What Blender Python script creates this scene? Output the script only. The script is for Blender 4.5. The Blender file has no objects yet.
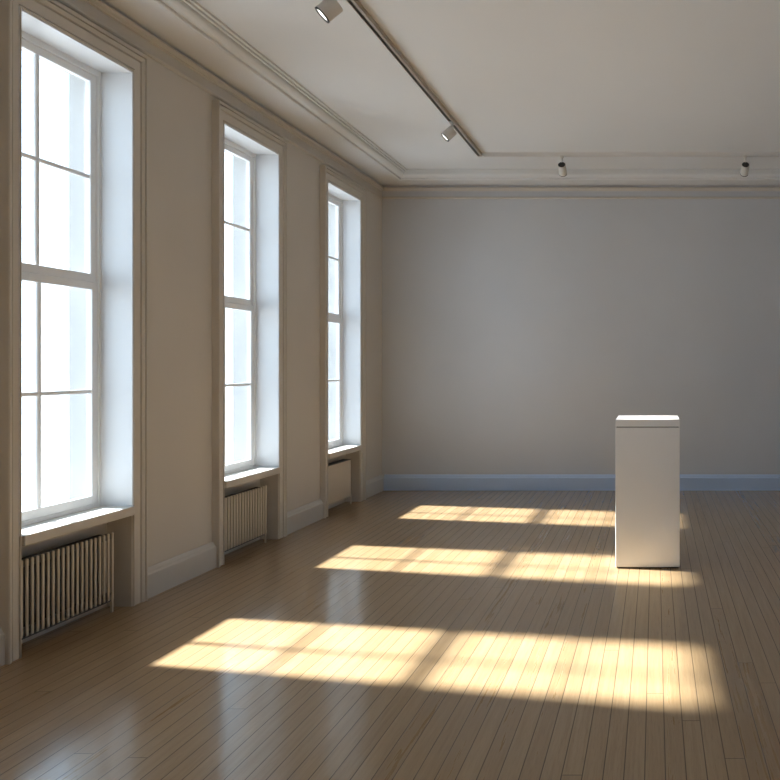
import bpy, bmesh, math, random
from mathutils import Vector, Matrix

random.seed(7)
S = bpy.context.scene
COL = S.collection

# ------------------------------------------------------------------ dimensions
XL, XR = -3.30, 3.70          # inner faces of the window wall and of the wall facing it
YB, YF = 8.70, -2.00          # inner faces of the far wall and of the wall behind the viewer
HC = 3.754                    # ceiling
WT = 0.355                     # thickness of the window wall
OPEN_W = 0.785                 # window opening
HEAD = 3.33
SILL = 0.627
WIN_Y = [4.098, 5.842, 7.572, 2.354, 0.610]

# ------------------------------------------------------------------ node helpers
class NT:
    def __init__(self, tree):
        self.t = tree
    def n(self, typ, **kw):
        nd = self.t.nodes.new(typ)
        for k, v in kw.items():
            setattr(nd, k, v)
        return nd
    def link(self, a, b):
        self.t.links.new(a, b)
    def _in(self, sock, v):
        if hasattr(v, 'default_value') or isinstance(v, bpy.types.NodeSocket):
            self.link(v, sock)
        else:
            sock.default_value = v
    def math(self, op, a, b=None, c=None, clamp=False):
        nd = self.n('ShaderNodeMath', operation=op, use_clamp=clamp)
        self._in(nd.inputs[0], a)
        if b is not None:
            self._in(nd.inputs[1], b)
        if c is not None:
            self._in(nd.inputs[2], c)
        return nd.outputs[0]
    def mix(self, fac, a, b, blend='MIX'):
        nd = self.n('ShaderNodeMix', data_type='RGBA', blend_type=blend)
        self._in(nd.inputs[0], fac)
        self._in(nd.inputs[6], a)
        self._in(nd.inputs[7], b)
        return nd.outputs[2]
    def comb(self, x, y, z):
        nd = self.n('ShaderNodeCombineXYZ')
        for i, v in enumerate((x, y, z)):
            self._in(nd.inputs[i], v)
        return nd.outputs[0]
    def noise(self, vec, scale, detail=3.0, rough=0.55):
        nd = self.n('ShaderNodeTexNoise')
        self._in(nd.inputs['Vector'], vec)
        nd.inputs['Scale'].default_value = scale
        nd.inputs['Detail'].default_value = detail
        nd.inputs['Roughness'].default_value = rough
        return nd.outputs[0]
    def maprange(self, v, a, b, c, d):
        nd = self.n('ShaderNodeMapRange')
        self._in(nd.inputs[0], v)
        for i, x in enumerate((a, b, c, d)):
            nd.inputs[i + 1].default_value = x
        return nd.outputs[0]
    def bump(self, h, strength, dist):
        nd = self.n('ShaderNodeBump')
        nd.inputs['Strength'].default_value = strength
        nd.inputs['Distance'].default_value = dist
        self.link(h, nd.inputs['Height'])
        return nd.outputs[0]

def new_mat(name):
    m = bpy.data.materials.new(name)
    m.use_nodes = True
    t = NT(m.node_tree)
    p = m.node_tree.nodes['Principled BSDF']
    return m, t, p

def c4(c):
    return (c[0], c[1], c[2], 1.0)

def paint(name, color, rough=0.5, var=0.03, scale=3.0, bump=0.04, spec=0.5, metallic=0.0):
    m, t, p = new_mat(name)
    pos = t.n('ShaderNodeNewGeometry').outputs['Position']
    big = t.noise(pos, scale, 3.0)
    f = t.maprange(big, 0.3, 0.7, 0.0, 1.0)
    lo = tuple(x * (1 - var) for x in color)
    hi = tuple(min(1, x * (1 + var)) for x in color)
    t.link(t.mix(f, c4(lo), c4(hi)), p.inputs['Base Color'])
    p.inputs['Roughness'].default_value = rough
    p.inputs['Metallic'].default_value = metallic
    p.inputs['Specular IOR Level'].default_value = spec
    if bump > 0:
        fine = t.noise(pos, 160.0, 2.0)
        t.link(t.bump(fine, bump, 0.002), p.inputs['Normal'])
    return m

def floor_material():
    m, t, p = new_mat('oak_floorboards')
    pos = t.n('ShaderNodeNewGeometry').outputs['Position']
    sep = t.n('ShaderNodeSeparateXYZ')
    t.link(pos, sep.inputs[0])
    x, y = sep.outputs[0], sep.outputs[1]
    W, L = 0.0762, 5.4
    u = t.math('DIVIDE', t.math('ADD', x, 10.02), W)
    idx = t.math('FLOOR', u)
    fu = t.math('FRACT', u)
    wn = t.n('ShaderNodeTexWhiteNoise', noise_dimensions='1D')
    t.link(idx, wn.inputs['W'])
    v = t.math('ADD', t.math('DIVIDE', t.math('ADD', y, 20.0), L), wn.outputs['Value'])
    idy = t.math('FLOOR', v)
    fv = t.math('FRACT', v)
    wn2 = t.n('ShaderNodeTexWhiteNoise', noise_dimensions='2D')
    t.link(t.comb(idx, idy, 0.0), wn2.inputs['Vector'])
    rnd = wn2.outputs['Value']
    rcol = t.n('ShaderNodeSeparateColor')
    t.link(wn2.outputs['Color'], rcol.inputs[0])
    # grain: noise stretched along the boards, shifted on each board
    gv = t.comb(t.math('MULTIPLY', x, 55.0),
                t.math('ADD', t.math('MULTIPLY', y, 2.2), t.math('MULTIPLY', rnd, 37.0)),
                t.math('MULTIPLY', rcol.outputs[1], 19.0))
    grain = t.noise(gv, 1.0, 5.0, 0.62)
    gv2 = t.comb(t.math('MULTIPLY', x, 260.0), t.math('MULTIPLY', y, 14.0), rnd)
    fine = t.noise(gv2, 1.0, 3.0, 0.6)
    knotv = t.comb(t.math('MULTIPLY', x, 45.0), t.math('MULTIPLY', y, 18.0), t.math('MULTIPLY', rnd, 11.0))
    knot = t.maprange(t.noise(knotv, 1.0, 4.0, 0.7), 0.70, 0.80, 0.0, 1.0)
    base = t.mix(rnd, c4(FLOOR_A), c4(FLOOR_B))
    base = t.mix(t.maprange(grain, 0.35, 0.7, 0.0, 0.6), base, c4(FLOOR_C))
    base = t.mix(t.maprange(fine, 0.5, 0.75, 0.0, 0.28), base, c4(FLOOR_D))
    base = t.mix(t.math('MULTIPLY', knot, 0.3), base, c4(FLOOR_D))
    # seams
    du = t.math('MULTIPLY', t.math('MINIMUM', fu, t.math('SUBTRACT', 1.0, fu)), W)
    dv = t.math('MULTIPLY', t.math('MINIMUM', fv, t.math('SUBTRACT', 1.0, fv)), L)
    d = t.math('MINIMUM', du, dv)
    seam = t.maprange(d, 0.0009, 0.0026, 1.0, 0.0)
    base = t.mix(t.math('MULTIPLY', seam, 0.8), base, (0.022, 0.013, 0.007, 1))
    t.link(base, p.inputs['Base Color'])
    r = t.math('ADD', t.maprange(grain, 0.3, 0.7, 0.0, 0.06), t.maprange(rnd, 0.0, 1.0, 0.25, 0.33))
    t.link(t.math('ADD', r, t.math('MULTIPLY', seam, 0.3)), p.inputs['Roughness'])
    p.inputs['Specular IOR Level'].default_value = 0.3
    p.inputs['Coat Weight'].default_value = 0.9
    p.inputs['Coat Roughness'].default_value = 0.16
    # every board cups very slightly
    cup = t.math('MULTIPLY', t.math('ABSOLUTE', t.math('SUBTRACT', fu, 0.5)), -0.4)
    h = t.math('ADD', t.math('SUBTRACT', cup, t.math('MULTIPLY', seam, 1.0)),
               t.math('ADD', t.math('MULTIPLY', fine, 0.12), t.math('MULTIPLY', grain, 0.12)))
    t.link(t.bump(h, 0.35, 0.0016), p.inputs['Normal'])
    return m

FLOOR_A = (0.325, 0.205, 0.102)
FLOOR_B = (0.380, 0.250, 0.132)
FLOOR_C = (0.255, 0.150, 0.066)
FLOOR_D = (0.125, 0.078, 0.042)

def glass_material():
    m = bpy.data.materials.new('window_glass')
    m.use_nodes = True
    t = NT(m.node_tree)
    m.node_tree.nodes.remove(m.node_tree.nodes['Principled BSDF'])
    out = m.node_tree.nodes['Material Output']
    tr = t.n('ShaderNodeBsdfTransparent')
    tr.inputs[0].default_value = (0.97, 0.985, 0.98, 1)
    gl = t.n('ShaderNodeBsdfGlossy')
    gl.inputs['Roughness'].default_value = 0.02
    fr = t.n('ShaderNodeFresnel')
    fr.inputs[0].default_value = 1.45
    mx = t.n('ShaderNodeMixShader')
    t.link(t.math('MULTIPLY', fr.outputs[0], 0.6), mx.inputs[0])
    t.link(tr.outputs[0], mx.inputs[1])
    t.link(gl.outputs[0], mx.inputs[2])
    t.link(mx.outputs[0], out.inputs[0])
    return m

def emit_material(name, color, strength):
    m, t, p = new_mat(name)
    p.inputs['Base Color'].default_value = c4(color)
    p.inputs['Emission Color'].default_value = c4(color)
    p.inputs['Emission Strength'].default_value = strength
    return m

def masonry_material():
    m, t, p = new_mat('stone_masonry')
    pos = t.n('ShaderNodeNewGeometry').outputs['Position']
    n = t.noise(pos, 9.0, 5.0)
    t.link(t.mix(n, (0.37, 0.355, 0.34, 1), (0.42, 0.405, 0.39, 1)), p.inputs['Base Color'])
    p.inputs['Roughness'].default_value = 0.9
    t.link(t.bump(t.noise(pos, 60.0), 0.2, 0.004), p.inputs['Normal'])
    return m

M = dict(
    wall=paint('greige_wall_paint', (0.60, 0.565, 0.515), 0.6, 0.02, 1.2, 0.05),
    back=paint('grey_wall_paint', (0.58, 0.595, 0.625), 0.6, 0.02, 1.2, 0.05),
    trim=paint('greige_trim_paint', (0.60, 0.565, 0.515), 0.42, 0.015, 2.0, 0.02),
    skirt=paint('sky_tinted_skirting_paint', (0.50, 0.62, 0.82), 0.35, 0.015, 2.0, 0.02),  # blue of the reflected sky is put into this colour
    skirt_left=paint('grey_skirting_paint', (0.58, 0.565, 0.54), 0.4, 0.015, 2.0, 0.02),
    ceiling=paint('off_white_ceiling_paint', (0.735, 0.74, 0.745), 0.7, 0.015, 0.8, 0.03),
    white=paint('white_joinery_paint', (0.82, 0.825, 0.83), 0.35, 0.01, 2.0, 0.015),
    lining=paint('white_reveal_paint', (0.68, 0.69, 0.705), 0.4, 0.01, 2.0, 0.015),
    rad=paint('cream_radiator_enamel', (0.62, 0.56, 0.47), 0.38, 0.02, 6.0, 0.02),
    rad_gap_shade=paint('dark_fin_gap_shade', (0.035, 0.036, 0.040), 0.55, 0.05, 6.0, 0.0),  # near-black colour standing in for the shade between radiator fins
    rad_rail=paint('grey_radiator_steel', (0.10, 0.106, 0.112), 0.4, 0.03, 6.0, 0.0),
    plinth=paint('white_plinth_lacquer', (0.81, 0.82, 0.84), 0.38, 0.008, 2.0, 0.01),
    gap=paint('dark_shadow_gap_board', (0.05, 0.048, 0.045), 0.7, 0.02, 4.0, 0.0),
    track=paint('champagne_grey_aluminium', (0.47, 0.42, 0.37), 0.38, 0.02, 8.0, 0.0, 0.5, 0.5),
    track_pale=paint('pale_grey_track_enamel', (0.74, 0.73, 0.71), 0.45, 0.02, 8.0, 0.0),
    slot=paint('black_track_slot', (0.012, 0.012, 0.012), 0.5, 0.02, 8.0, 0.0),
    head=paint('warm_white_lamp_enamel', (0.66, 0.64, 0.60), 0.4, 0.02, 8.0, 0.0),
    head_grey=paint('warm_grey_lamp_enamel', (0.62, 0.60, 0.57), 0.4, 0.02, 8.0, 0.0),
    bezel=paint('black_lamp_bezel', (0.015, 0.015, 0.015), 0.4, 0.02, 8.0, 0.0),
    lens=emit_material('lit_lamp_lens', (1.0, 0.97, 0.92), 4.0),
    lens_off=paint('frosted_lamp_lens', (0.7, 0.7, 0.68), 0.2, 0.01, 8.0, 0.0),
    floor=floor_material(),
    glass=glass_material(),
    stone=masonry_material(),
)

# ------------------------------------------------------------------ mesh helpers
class MB:
    def __init__(self):
        self.bm = bmesh.new()
    def box(self, x0, x1, y0, y1, z0, z1, bevel=0.0, seg=2, mi=0):
        vs = [self.bm.verts.new((x, y, z)) for x in (x0, x1) for y in (y0, y1) for z in (z0, z1)]
        idx = [(0, 1, 3, 2), (4, 6, 7, 5), (0, 4, 5, 1), (2, 3, 7, 6), (0, 2, 6, 4), (1, 5, 7, 3)]
        fs = [self.bm.faces.new([vs[i] for i in f]) for f in idx]
        for f in fs:
            f.material_index = mi
        if bevel > 0:
            es = list({e for f in fs for e in f.edges})
            bmesh.ops.bevel(self.bm, geom=es, offset=bevel, segments=seg, affect='EDGES', profile=0.5, material=-1)
        return self
    def cyl(self, p0, p1, r0, r1=None, n=24, caps=True):
        p0, p1 = Vector(p0), Vector(p1)
        r1 = r0 if r1 is None else r1
        d = (p1 - p0).normalized()
        a = Vector((0, 0, 1)) if abs(d.z) < 0.9 else Vector((1, 0, 0))
        u = d.cross(a).normalized(); w = d.cross(u).normalized()
        ra, rb = [], []
        for i in range(n):
            t = 2 * math.pi * i / n
            o = u * math.cos(t) + w * math.sin(t)
            ra.append(self.bm.verts.new(p0 + o * r0)); rb.append(self.bm.verts.new(p1 + o * r1))
        for i in range(n):
            f = self.bm.faces.new((ra[i], ra[(i + 1) % n], rb[(i + 1) % n], rb[i])); f.smooth = True
        if caps:
            self.bm.faces.new(list(reversed(ra))); self.bm.faces.new(rb)
        return self
    def lathe(self, prof, n=36):
        """prof: (radius, z) list, revolved about z; closes on the axis where radius is 0"""
        rings = []
        for r, z in prof:
            if r < 1e-6:
                rings.append([self.bm.verts.new((0, 0, z))])
            else:
                rings.append([self.bm.verts.new((r * math.cos(2 * math.pi * i / n), r * math.sin(2 * math.pi * i / n), z)) for i in range(n)])
        for a, b in zip(rings, rings[1:]):
            for i in range(n):
                j = (i + 1) % n
                if len(a) == 1 and len(b) == 1:
                    continue
                if len(a) == 1:
                    self.bm.faces.new((a[0], b[i], b[j]))
                elif len(b) == 1:
                    self.bm.faces.new((a[i], b[0], a[j]))
                else:
                    self.bm.faces.new((a[i], b[i], b[j], a[j]))
        return self
    def tube_path(self, pts, r, n=12):
        for a, b in zip(pts, pts[1:]):
            self.cyl(a, b, r, n=n)
        return self
    def build(self, name, mats, parent=None, smooth=None):
        bm = self.bm
        bmesh.ops.recalc_face_normals(bm, faces=bm.faces[:])
        me = bpy.data.meshes.new(name)
        bm.to_mesh(me); bm.free()
        for m in (mats if isinstance(mats, (list, tuple)) else [mats]):
            me.materials.append(m)
        if smooth is not None:
            me.polygons.foreach_set('use_smooth', [True] * len(me.polygons))
            me.set_sharp_from_angle(angle=math.radians(smooth))
        o = bpy.data.objects.new(name, me)
        COL.objects.link(o)
        if parent is not None:
            o.parent = parent
        return o

def empty(name, loc=(0, 0, 0)):
    o = bpy.data.objects.new(name, None)
    o.empty_display_size = 0.1
    COL.objects.link(o)
    o.location = loc
    return o

def tag(o, label=None, cat=None, group=None, kind=None):
    for k, v in (('label', label), ('category', cat), ('group', group), ('kind', kind)):
        if v:
            o[k] = v
    return o

def struct(o, label=None, cat=None):
    return tag(o, label, cat, None, 'structure')

def copy_tree(o, parent=None):
    c = o.copy()
    COL.objects.link(c)
    if parent is not None:
        c.parent = parent
        c.matrix_parent_inverse = o.matrix_parent_inverse.copy()
    for ch in list(o.children):
        copy_tree(ch, c)
    return c

# ------------------------------------------------------------------ room shell
b = MB()
b.box(XL - WT, XR + 0.2, YF - 0.2, YB + 0.2, -0.10, 0.0)
struct(b.build('floor', M['floor']), 'narrow oak boards of the polished wooden floor', 'floor')

b = MB()
b.box(XL - WT, XR + 0.2, YF - 0.2, YB + 0.2, HC, HC + 0.05)
struct(b.build('ceiling', M['ceiling']), 'plain off white ceiling above the moulded cornice', 'ceiling')

b = MB(); b.box(XL - WT, XR + 0.2, YB, YB + 0.2, 0, HC)
struct(b.build('wall_back', M['back']), 'bare grey wall at the far end of the room', 'wall')
b = MB(); b.box(XR, XR + 0.2, YF, YB, 0, HC)
struct(b.build('wall_right', M['back']), 'bare wall facing the windows', 'wall')
b = MB(); b.box(XL - WT, XR + 0.2, YF - 0.2, YF, 0, HC)
struct(b.build('wall_front', M['back']), 'bare wall behind the viewer', 'wall')

# window wall: plaster inside, masonry outside, one mesh with real openings and radiator niches
GAP = 0.015
NICHE_X = -3.42
b = MB()
holes = sorted((y - OPEN_W / 2 - GAP, y + OPEN_W / 2 + GAP) for y in WIN_Y)
XM = -3.516                                     # plaster / masonry boundary
edges = [YF] + [e for h in holes for e in h] + [YB]
for i in range(0, len(edges), 2):               # piers
    b.box(XM, XL, edges[i], edges[i + 1], 0, HC)
    b.box(XL - WT, XM, edges[i] - (GAP if i else 0), edges[i + 1] + (GAP if i + 2 < len(edges) else 0), 0, HC, mi=1)
for a, c in holes:
    b.box(XM, XL, a, c, HEAD + GAP, HC)
    b.box(XL - WT, XM, a + GAP, c - GAP, HEAD - 0.01, HC, mi=1)
    b.box(XM, NICHE_X - 0.012, a, c, 0, SILL - 0.058)
    b.box(XL - WT, XM, a + GAP, c - GAP, 0, SILL + 0.01, mi=1)
struct(b.build('wall_left', [M['wall'], M['stone']]), 'greige wall with the tall windows', 'wall')

# ------------------------------------------------------------------ mouldings that run round the room
def ring_sweep(name, prof, mat, label):
    """prof: (inset from the wall, height) points, mitred round the four walls"""
    b = MB()
    rings = []
    for p, h in prof:
        rings.append([b.bm.verts.new(v) for v in ((XL + p, YF + p, h), (XR - p, YF + p, h), (XR - p, YB - p, h), (XL + p, YB - p, h))])
    n = len(rings)
    for i in range(n):
        a, c = rings[i], rings[(i + 1) % n]
        for k in range(4):
            j = (k + 1) % 4
            b.bm.faces.new((a[k], a[j], c[j], c[k]))
    return struct(b.build(name, mat), label, 'moulding')

def arc(cx, cz, r, a0, a1, n):
    return [(cx + r * math.cos(math.radians(a0 + (a1 - a0) * i / n)), cz + r * math.sin(math.radians(a0 + (a1 - a0) * i / n))) for i in range(n + 1)]

corn = [(0.0, 3.662)] + [(0.022 - 0.022 * math.cos(math.radians(t)), 3.662 + 0.018 * math.sin(math.radians(t))) for t in (30, 60, 90)]
corn += [(0.322, 3.680), (0.322, 3.664), (0.330, 3.658), (0.342, 3.658), (0.349, 3.664), (0.349, 3.682), (0.360, 3.684)]
corn += [(0.360 + 0.052 * math.sin(math.radians(t)), 3.684 + 0.036 * (1 - math.cos(math.radians(t)))) for t in (20, 40, 60, 75, 90)]
corn += [(0.412, 3.733), (0.426, 3.733), (0.426, 3.726), (0.438, 3.726), (0.438, 3.742), (0.450, 3.742), (0.450, 3.737), (0.463, 3.737), (0.463, 3.7545), (0.0, 3.7545)]
ring_sweep('trim_1', corn, M['ceiling'], 'stepped cornice round the ceiling edge')
rail = [(0.0, 3.612), (0.016, 3.614), (0.018, 3.622), (0.034, 3.628), (0.042, 3.638), (0.042, 3.646), (0.034, 3.652), (0.022, 3.654), (0.020, 3.648), (0.0, 3.648)]
ring_sweep('trim_2', rail, M['trim'], 'picture rail bead close under the cornice')
bead = [(0.0, 3.516), (0.010, 3.518), (0.018, 3.525), (0.020, 3.534), (0.016, 3.541), (0.010, 3.544), (0.0, 3.544)]
ring_sweep('trim_3', bead, M['trim'], 'thin lower bead of the frieze')

# ------------------------------------------------------------------ baseboards
BB = [(0, 0), (0.034, 0), (0.034, 0.150), (0.031, 0.156), (0.024, 0.162), (0.021, 0.172), (0.014, 0.183), (0.009, 0.190), (0, 0.190)]
def skirt_run(b, along, x0, x1, wall, sgn):
    """along='y': wall plane X=wall, else wall plane Y=wall; sgn points into the room"""
    ra, rb = [], []
    for p, h in BB:
        if along == 'y':
            ra.append(b.bm.verts.new((wall + sgn * p, x0, h))); rb.append(b.bm.verts.new((wall + sgn * p, x1, h)))
        else:
            ra.append(b.bm.verts.new((x0, wall + sgn * p, h))); rb.append(b.bm.verts.new((x1, wall + sgn * p, h)))
    n = len(ra)
    for i in range(n):
        j = (i + 1) % n
        b.bm.faces.new((ra[i], ra[j], rb[j], rb[i]))
    b.bm.faces.new(ra); b.bm.faces.new(list(reversed(rb)))

CAS_N, CAS_F, CAS_H = 0.088, 0.120, 0.150
b = MB()
ys = [YF] + [e for a, c in holes for e in (a + GAP - CAS_N, c - GAP + CAS_F)] + [YB]
for i in range(0, len(ys), 2):
    skirt_run(b, 'y', ys[i], ys[i + 1], XL, 1)
struct(b.build('baseboard_left', M['skirt_left']), 'grey baseboard pieces between the window casings', 'baseboard')
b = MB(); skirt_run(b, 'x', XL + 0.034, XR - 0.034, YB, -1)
struct(b.build('baseboard_back', M['skirt']), 'baseboard along the far wall, bluish sky reflection put into its colour', 'baseboard')
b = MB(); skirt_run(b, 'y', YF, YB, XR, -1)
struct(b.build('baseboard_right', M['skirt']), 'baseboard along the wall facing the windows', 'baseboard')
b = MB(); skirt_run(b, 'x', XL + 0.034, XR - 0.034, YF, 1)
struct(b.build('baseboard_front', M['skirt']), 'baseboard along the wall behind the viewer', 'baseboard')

# ------------------------------------------------------------------ windows
CAS = [(0.05, 0), (0.05, 0.036), (0.08, 0.046), (0.13, 0.046), (0.14, 0.030), (0.18, 0.030), (0.19, 0.040), (0.58, 0.040), (0.60, 0.030), (0.64, 0.030),
       (0.67, 0.044), (0.78, 0.050), (0.82, 0.050), (0.83, 0.040), (0.86, 0.040), (0.87, 0.056), (0.97, 0.056), (1.0, 0.050), (1.0, 0)]   # share of the width, projection
FX0, FX1 = -3.515, -3.455     # window frame depth

def make_window():
    """local origin: middle of the opening on the wall face, at the floor"""
    root = empty('window_1')
    h = OPEN_W / 2
    lx = lambda x: x - XL
    # casing, mitred round the opening
    b = MB(); rings = []
    for u, d in CAS:
        un, uf, uz = u * CAS_N, u * CAS_F, u * CAS_H
        rings.append([b.bm.verts.new(v) for v in ((d, -h - un, 0), (d, -h - un, HEAD + uz), (d, h + uf, HEAD + uz), (d, h + uf, 0))])
    n = len(rings)
    for i in range(n):
        a, c = rings[i], rings[(i + 1) % n]
        for k in range(3):
            b.bm.faces.new((a[k], a[k + 1], c[k + 1], c[k]))
    b.bm.faces.new([r[0] for r in rings]); b.bm.faces.new([r[3] for r in reversed(rings)])
    b.build('casing', M['trim'], root)
    # white lining of the reveal
    b = MB()
    b.box(lx(FX1) - 0.03, 0.041, -h - GAP, -h, SILL - 0.002, HEAD + GAP)
    b.box(lx(FX1) - 0.03, 0.041, h, h + GAP, SILL - 0.002, HEAD + GAP)
    b.box(lx(FX1) - 0.03, 0.041, -h, h, HEAD, HEAD + GAP)
    tag(b.build('reveal_lining', M['lining'], root), 'white painted reveal')
    # niche panelling under the sill
    b = MB()
    b.box(lx(NICHE_X) - 0.012, 0.036, -h - GAP, -h, 0, SILL - 0.058)
    b.box(lx(NICHE_X) - 0.012, 0.036, h, h + GAP, 0, SILL - 0.058)
    b.box(lx(NICHE_X) - 0.012, lx(NICHE_X), -h, h, 0, SILL - 0.058)
    b.build('niche_panel', M['trim'], root)
    b = MB(); b.box(lx(FX1) - 0.03, 0.058, -h, h, SILL - 0.056, SILL, 0.005)
    b.build('window_sill', M['trim'], root)
    # box frame
    f = MB(); t = 0.018
    x0, x1 = lx(FX0), lx(FX1)
    f.box(x0, x1, -h, -h + t, SILL, HEAD); f.box(x0, x1, h - t, h, SILL, HEAD)
    f.box(x0, x1, -h + t, h - t, HEAD - 0.032, HEAD); f.box(x0, x1, -h + t, h - t, SILL, SILL + 0.020)
    f.build('window_frame', M['white'], root)
    # two sashes
    st = 0.044
    ya, yb = -h + t, h - t
    def sash(xa, xb, z0, z1, rb, rt, zm):
        s = MB()
        s.box(xa, xb, ya, ya + st, z0, z1, 0.004); s.box(xa, xb, yb - st, yb, z0, z1, 0.004)
        s.box(xa + .001, xb - .001, ya + st - .004, yb - st + .004, z0, z0 + rb, 0.004)
        s.box(xa + .001, xb - .001, ya + st - .004, yb - st + .004, z1 - rt, z1, 0.004)
        so = s.build('sash', M['white'], root)
        xm = (xa + xb) / 2
        v = MB(); v.box(xm - .012, xm + .013, -.056, -.028, z0 + rb - .002, z1 - rt + .002, 0.009, 3)
        v.build('glazing_bar', M['white'], so)
        w = MB(); w.box(xm - .011, xm + .012, ya + st - .002, yb - st + .002, zm - .013, zm + .013, 0.009, 3)
        w.build('glazing_bar', M['white'], so)
        g = MB(); g.box(xm - .002, xm + .002, ya + st - .003, yb - st + .003, z0 + rb - .003, z1 - rt + .003)
        g.build('glass_pane', M['glass'], so)
    sash(lx(-3.494), lx(-3.460), SILL + .020, 2.016, 0.055, 0.046, 1.343)     # lower, inner
    sash(lx(-3.504), lx(-3.470), 2.017, HEAD - .032, 0.052, 0.046, 2.665)     # upper, outer
    return root

w0 = make_window()
LBL = ['tall sash window nearest the viewer, over the open-fin radiator',
       'middle tall sash window, over the close-ribbed radiator',
       'tall sash window nearest the far corner, over the flat panel radiator',
       'unseen sash window beside the viewer, added for daylight', 'unseen sash window behind the viewer, added for daylight']  # last two windows lie out of view, added for more daylight
for i, y in enumerate(WIN_Y):
    r = w0 if i == 0 else copy_tree(w0)
    r.location = (XL, y, 0)
    r.name = 'window_%d' % (i + 1)
    struct(r, LBL[i], 'window')

# ------------------------------------------------------------------ radiators
def radiator(y, label, style):
    root = empty('radiator', (-3.34, y, 0))
    tag(root, label, 'radiator', 'radiators in the window niches')
    z0, z1 = 0.078, 0.486
    if style == 'fin':
        n, w, d, back = 20, 0.0145, 0.012, M['rad_gap_shade']
        ya, yb = -0.342, 0.288
    elif style == 'rib':
        n, w, d, back = 17, 0.0225, 0.012, M['rad_gap_shade']
        ya, yb = -0.338, 0.272
    else:
        n, w, d, back = 0, 0, 0, M['rad_rail']
        ya, yb = -0.322, 0.258
    if n:
        for i in range(n):
            yy = ya + (yb - ya) * i / (n - 1)
            b = MB(); b.box(0.040 - d, 0.040, yy - w / 2, yy + w / 2, z0, z1, min(w, d) * 0.42, 3)
            b.build('fin', M['rad'], root, 50)
        b = MB(); b.box(-0.052, -0.030, ya - w / 2 + .004, yb + w / 2 - .004, z0 + 0.012, z1 - 0.012, 0.004)
        b.build('back_panel', back, root)  # dark sheet paints the shade in the gaps between fins
        for zc in (z0 + 0.022, z1 - 0.026):
            b = MB(); b.cyl((0.008, ya - w / 2, zc), (0.008, yb + w / 2, zc), 0.0205, n=16)
            b.build('header_pipe', M['rad_rail'], root, 50)
        b = MB(); b.box(-0.012, 0.030, ya - w / 2, yb + w / 2, z0 - 0.012, z0 + 0.002, 0.004)
        b.build('bottom_rail', M['rad_rail'], root)
    else:
        b = MB()
        b.box(0.006, 0.034, ya, yb, z0, z1, 0.008, 3)
        for i in range(21):                      # shallow pressed flutes
            yy = ya + 0.025 + (yb - ya - 0.05) * i / 20
            b.box(0.030, 0.0365, yy - 0.007, yy + 0.007, z0 + 0.022, z1 - 0.022, 0.003, 2)
        b.build('front_panel', M['rad'], root)
        b = MB(); b.box(-0.050, -0.024, ya + .004, yb - .004, z0, z1 - 0.004, 0.006)
        b.build('back_panel', M['rad'], root)
        b = MB()
        b.box(-0.050, 0.034, ya, yb, z1 - 0.003, z1 + 0.004, 0.002)
        for i in range(24):
            yy = ya + 0.03 + (yb - ya - 0.06) * i / 23
            b.box(-0.040, 0.024, yy - 0.004, yy + 0.004, z1 + 0.003, z1 + 0.006)
        b.build('top_grille', M['rad_rail'], root)
        b = MB(); b.box(-0.022, 0.006, ya + .02, yb - .02, z0 - 0.008, z0 + 0.010, 0.003)
        b.build('bottom_rail', M['rad_rail'], root)
    for yy in (ya, yb):
        b = MB()
        fx = -0.012 if yy == ya else 0.024
        b.box(fx, fx + 0.014, yy - 0.006, yy + 0.006, 0.0, z0 + 0.03, 0.003)
        b.build('foot', M['rad'], root)
    for zc in (z0 + 0.10, z1 - 0.10):
        b = MB(); b.box(-0.082, -0.040, -0.03, 0.03, zc - 0.02, zc + 0.02, 0.003)
        b.build('wall_bracket', M['rad_rail'], root)
    return root

radiator(WIN_Y[0], 'open-fin cream radiator with dark gaps, under the window nearest the viewer', 'fin')
radiator(WIN_Y[1], 'close-ribbed cream radiator under the middle window', 'rib')
radiator(WIN_Y[2], 'flat panel radiator under the window by the far corner', 'panel')

# ------------------------------------------------------------------ plinth
PX0, PX1, PY0, PY1, PH = -0.293, 0.183, 5.333, 5.805, 1.102
cx, cy = (PX0 + PX1) / 2, (PY0 + PY1) / 2
hw, hd = (PX1 - PX0) / 2, (PY1 - PY0) / 2
pl = empty('display_plinth', (cx, cy, 0))
tag(pl, 'tall square white plinth standing alone on the wooden floor', 'plinth')
b = MB(); b.box(-hw + 0.010, hw - 0.010, -hd + 0.010, hd - 0.010, 0.0, 0.012)
b.build('base', M['gap'], pl)
b = MB(); b.box(-hw, hw, -hd, hd, 0.010, PH - 0.058, 0.003)
b.build('body', M['plinth'], pl)
b = MB(); b.box(-hw + 0.007, hw - 0.007, -hd + 0.007, hd - 0.007, PH - 0.060, PH - 0.050)
b.build('shadow_gap', M['gap'], pl)
b = MB(); b.box(-hw, hw, -hd, hd, PH - 0.052, PH, 0.0015)
b.build('cap', M['plinth'], pl)

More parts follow.
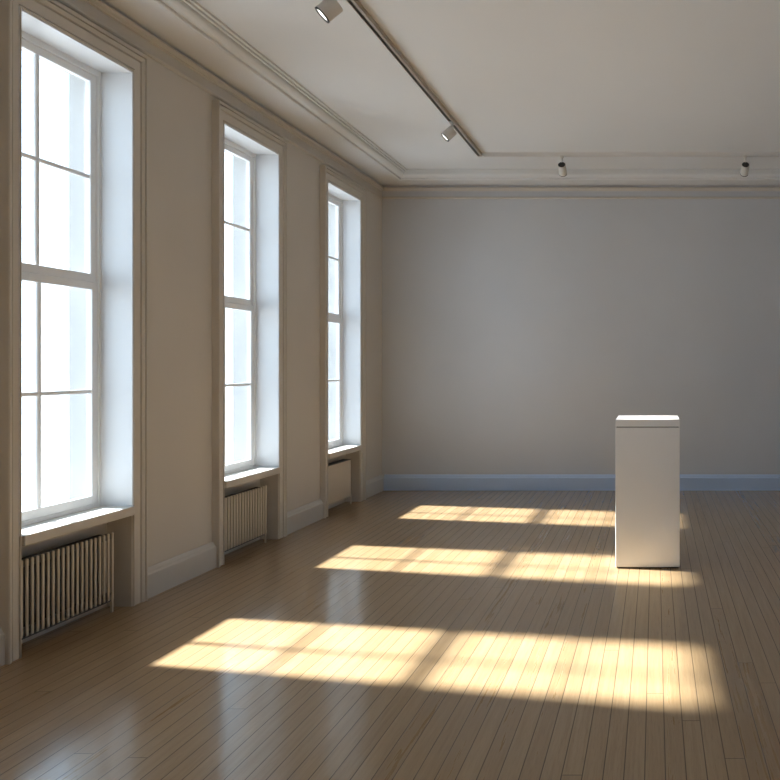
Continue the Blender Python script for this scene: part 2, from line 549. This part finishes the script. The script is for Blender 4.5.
# ------------------------------------------------------------------ lighting tracks
TX, TY, TB = -1.852, 7.62, HC - 0.036
TX2 = 2.20  # track out of view, added to hold the plinth spotlight
def track(name_loc, length, along, mat, label):
    root = empty('lighting_track', name_loc)
    tag(root, label, 'lighting track')
    w, hgt = 0.023, 0.0362
    def bx(b, u0, u1, v0, v1, z0, z1, bev=0.0):
        if along == 'y':
            b.box(v0, v1, u0, u1, z0, z1, bev)
        else:
            b.box(u0, u1, v0, v1, z0, z1, bev)
    b = MB()
    bx(b, 0, length, -w, -w + 0.007, 0, hgt); bx(b, 0, length, w - 0.018, w, 0, hgt)
    bx(b, 0, length, -w + 0.007, w - 0.018, 0.020, hgt)
    b.build('channel', mat, root)
    b = MB(); bx(b, 0, length, -w + 0.007, w - 0.018, 0.012, 0.020)
    tag(b.build('slot', M['slot'], root), 'black slot')
    for u in (-0.012, length):
        b = MB(); bx(b, u, u + 0.012, -w - .001, w + .001, -.001, hgt, 0.002)
        b.build('end_cap', mat, root)
    return root
track((TX, -1.2, TB), TY - 0.012 + 1.2, 'y', M['track'], 'long bronze-grey lighting track running down the ceiling beside the windows')
track((TX2, -1.2, TB), TY - 0.012 + 1.2, 'y', M['track'], 'unseen bronze-grey track along the side facing the windows, added to carry the plinth spotlight')
track((TX + 0.045, TY, TB), TX2 - TX - 0.09, 'x', M['track_pale'], 'pale thin lighting track running across the ceiling near the far wall')

def track_light(pos, aim, label, mat, lit, R=0.050, Lg=0.105, drop=0.10, group=None):
    """pos: point under the track; the lamp can hangs on a stem and a fork and points along aim"""
    root = empty('track_light', pos)
    tag(root, label, 'track light')
    b = MB(); b.box(-0.017, 0.017, -0.032, 0.032, -0.016, 0.004, 0.004)
    b.build('adapter', mat, root)
    b = MB(); b.cyl((0, 0, -0.014), (0, 0, -drop + 0.02), 0.010, n=16)
    b.build('stem', mat, root, 50)
    a = Vector(aim).normalized()
    q = Vector((0, 0, -1)).rotation_difference(a)
    piv = Vector((0, 0, -drop))
    # can: local -z is the light direction
    c = MB()
    c.lathe([(R - 0.006, -Lg * 0.62), (R, -Lg * 0.62), (R, Lg * 0.36), (R - 0.003, Lg * 0.385), (R * 0.88, Lg * 0.385), (R * 0.88, Lg * 0.36),
             (0, Lg * 0.36)])
    c.lathe([(R - 0.006, -Lg * 0.62), (R - 0.006, -Lg * 0.46), (0, -Lg * 0.46)])
    can = c.build('lamp_can', mat, root, 35)
    can.matrix_local = Matrix.Translation(piv + a * 0.02) @ q.to_matrix().to_4x4()
    z = MB(); z.lathe([(R - 0.009, -Lg * 0.47), (R - 0.009, -Lg * 0.68), (R + 0.001, -Lg * 0.68), (R + 0.001, -Lg * 0.62)])
    z.build('bezel', M['bezel'], can, 35)
    l = MB(); l.lathe([(0, -Lg * 0.63), (R * 0.6, -Lg * 0.625), (R - 0.010, -Lg * 0.60), (R - 0.010, -Lg * 0.48), (0, -Lg * 0.48)])
    l.build('lens', M['lens'] if lit else M['lens_off'], can, 35)
    k = MB(); k.lathe([(R * 0.86, Lg * 0.37), (R * 0.86, Lg * 0.392), (0, Lg * 0.392)])
    k.build('rear_cap', M['bezel'], can, 35)
    # fork: knuckle at the pivot
    s = MB(); s.cyl((-0.016, 0, -drop + 0.018), (0.016, 0, -drop + 0.018), 0.013, n=18)
    s.build('knuckle', mat, root, 50)
    return root

aimL = (-0.66, -0.20, -0.72)
track_light((TX, 4.15, TB), aimL, 'larger lit spotlight on the window-side track, cut by the top edge', M['head_grey'], True, R=0.050, Lg=0.105, drop=0.140)
track_light((TX, 6.56, TB), aimL, 'small lit spotlight hanging near the far end of the window-side track', M['head_grey'], True, R=0.046, Lg=0.10, drop=0.080)
track_light((-0.985, TY, TB), (0, 0.87, -0.50), 'pale unlit spotlight on the far track, left one of two', M['head'], False, R=0.043, Lg=0.125, drop=0.108)
track_light((0.955, TY, TB), (0, 0.87, -0.50), 'pale unlit spotlight on the far track, right one of two', M['head'], False, R=0.043, Lg=0.125, drop=0.108)

# unseen right-hand track, added with its spotlight to whiten the plinth top
sp0 = Vector((TX2, cy, TB)); tgt = Vector((cx + 0.02, cy, PH))
aimP = (tgt - (sp0 + Vector((0, 0, -0.1)))).normalized()
tl = track_light(sp0, aimP, 'unseen spotlight added on the track facing the windows to brighten the plinth top', M['head'], True, R=0.043, Lg=0.125, drop=0.085)
ld = bpy.data.lights.new('added_plinth_beam', 'SPOT')  # added light that brightens the plinth top
ld.energy = 1150.0; ld.color = (1.0, 0.95, 0.88)
ld.spot_size = math.radians(9.6); ld.spot_blend = 0.2; ld.shadow_soft_size = 0.02
lo = bpy.data.objects.new('added_plinth_beam', ld); COL.objects.link(lo)
lo.parent = tl
lo.location = Vector((0, 0, -0.085)) + aimP * 0.125
lo.rotation_euler = aimP.to_track_quat('-Z', 'Y').to_euler()

# ------------------------------------------------------------------ daylight
SUN_K, SUN_T = 0.16, 0.866          # sideways and downward run of the sunlight per metre into the room
sd = Vector((1.0, -SUN_K, -SUN_T)).normalized()
sun = bpy.data.lights.new('sun', 'SUN')
sun.energy = 42.0
sun.color = (0.90, 0.95, 1.0)
sun.angle = math.radians(2.5)
so = bpy.data.objects.new('sun', sun)
COL.objects.link(so)
so.rotation_euler = sd.to_track_quat('-Z', 'Y').to_euler()
so.location = (-12, 6, 9)

W = bpy.data.worlds.new('daylight_sky')
S.world = W
W.use_nodes = True
t = NT(W.node_tree)
bg = W.node_tree.nodes['Background']
tc = t.n('ShaderNodeTexCoord')
sp = t.n('ShaderNodeSeparateXYZ')
t.link(tc.outputs['Generated'], sp.inputs[0])
f = t.maprange(sp.outputs[2], -0.25, 0.35, 0.0, 1.0)
t.link(t.mix(f, (1.0, 1.10, 1.20, 1), (0.55, 0.76, 1.0, 1)), bg.inputs[0])
bg.inputs[1].default_value = 6.2

# ------------------------------------------------------------------ camera
cam = bpy.data.cameras.new('camera')
cam.sensor_fit = 'HORIZONTAL'
cam.sensor_width = 36.0
cam.lens = 720.0 * 36.0 / 780.0
cam.shift_x = (390.0 - 655.0) / 780.0
cam.shift_y = (366.0 - 390.0) / 780.0
cam.clip_start = 0.02
co = bpy.data.objects.new('camera', cam)
COL.objects.link(co)
co.location = (0, 0, 1.5)
co.rotation_euler = (math.pi / 2, 0, 0)
S.camera = co

S.view_settings.view_transform = 'Standard'
S.view_settings.look = 'None'
S.view_settings.gamma = 1.0
S.view_settings.exposure = 0.0
S.view_settings.use_curve_mapping = False
S.display_settings.display_device = 'sRGB'
S.cycles.use_denoising = True
S.cycles.max_bounces = 14
S.cycles.diffuse_bounces = 8
S.cycles.glossy_bounces = 4
S.cycles.transparent_max_bounces = 16
S.cycles.sample_clamp_indirect = 5.0
S.cycles.use_adaptive_sampling = False
S.cycles.use_guiding = True
S.cycles.guiding_training_samples = 24
M['lens'].cycles.emission_sampling = 'NONE'
S.cycles.caustics_reflective = False
S.cycles.caustics_refractive = False
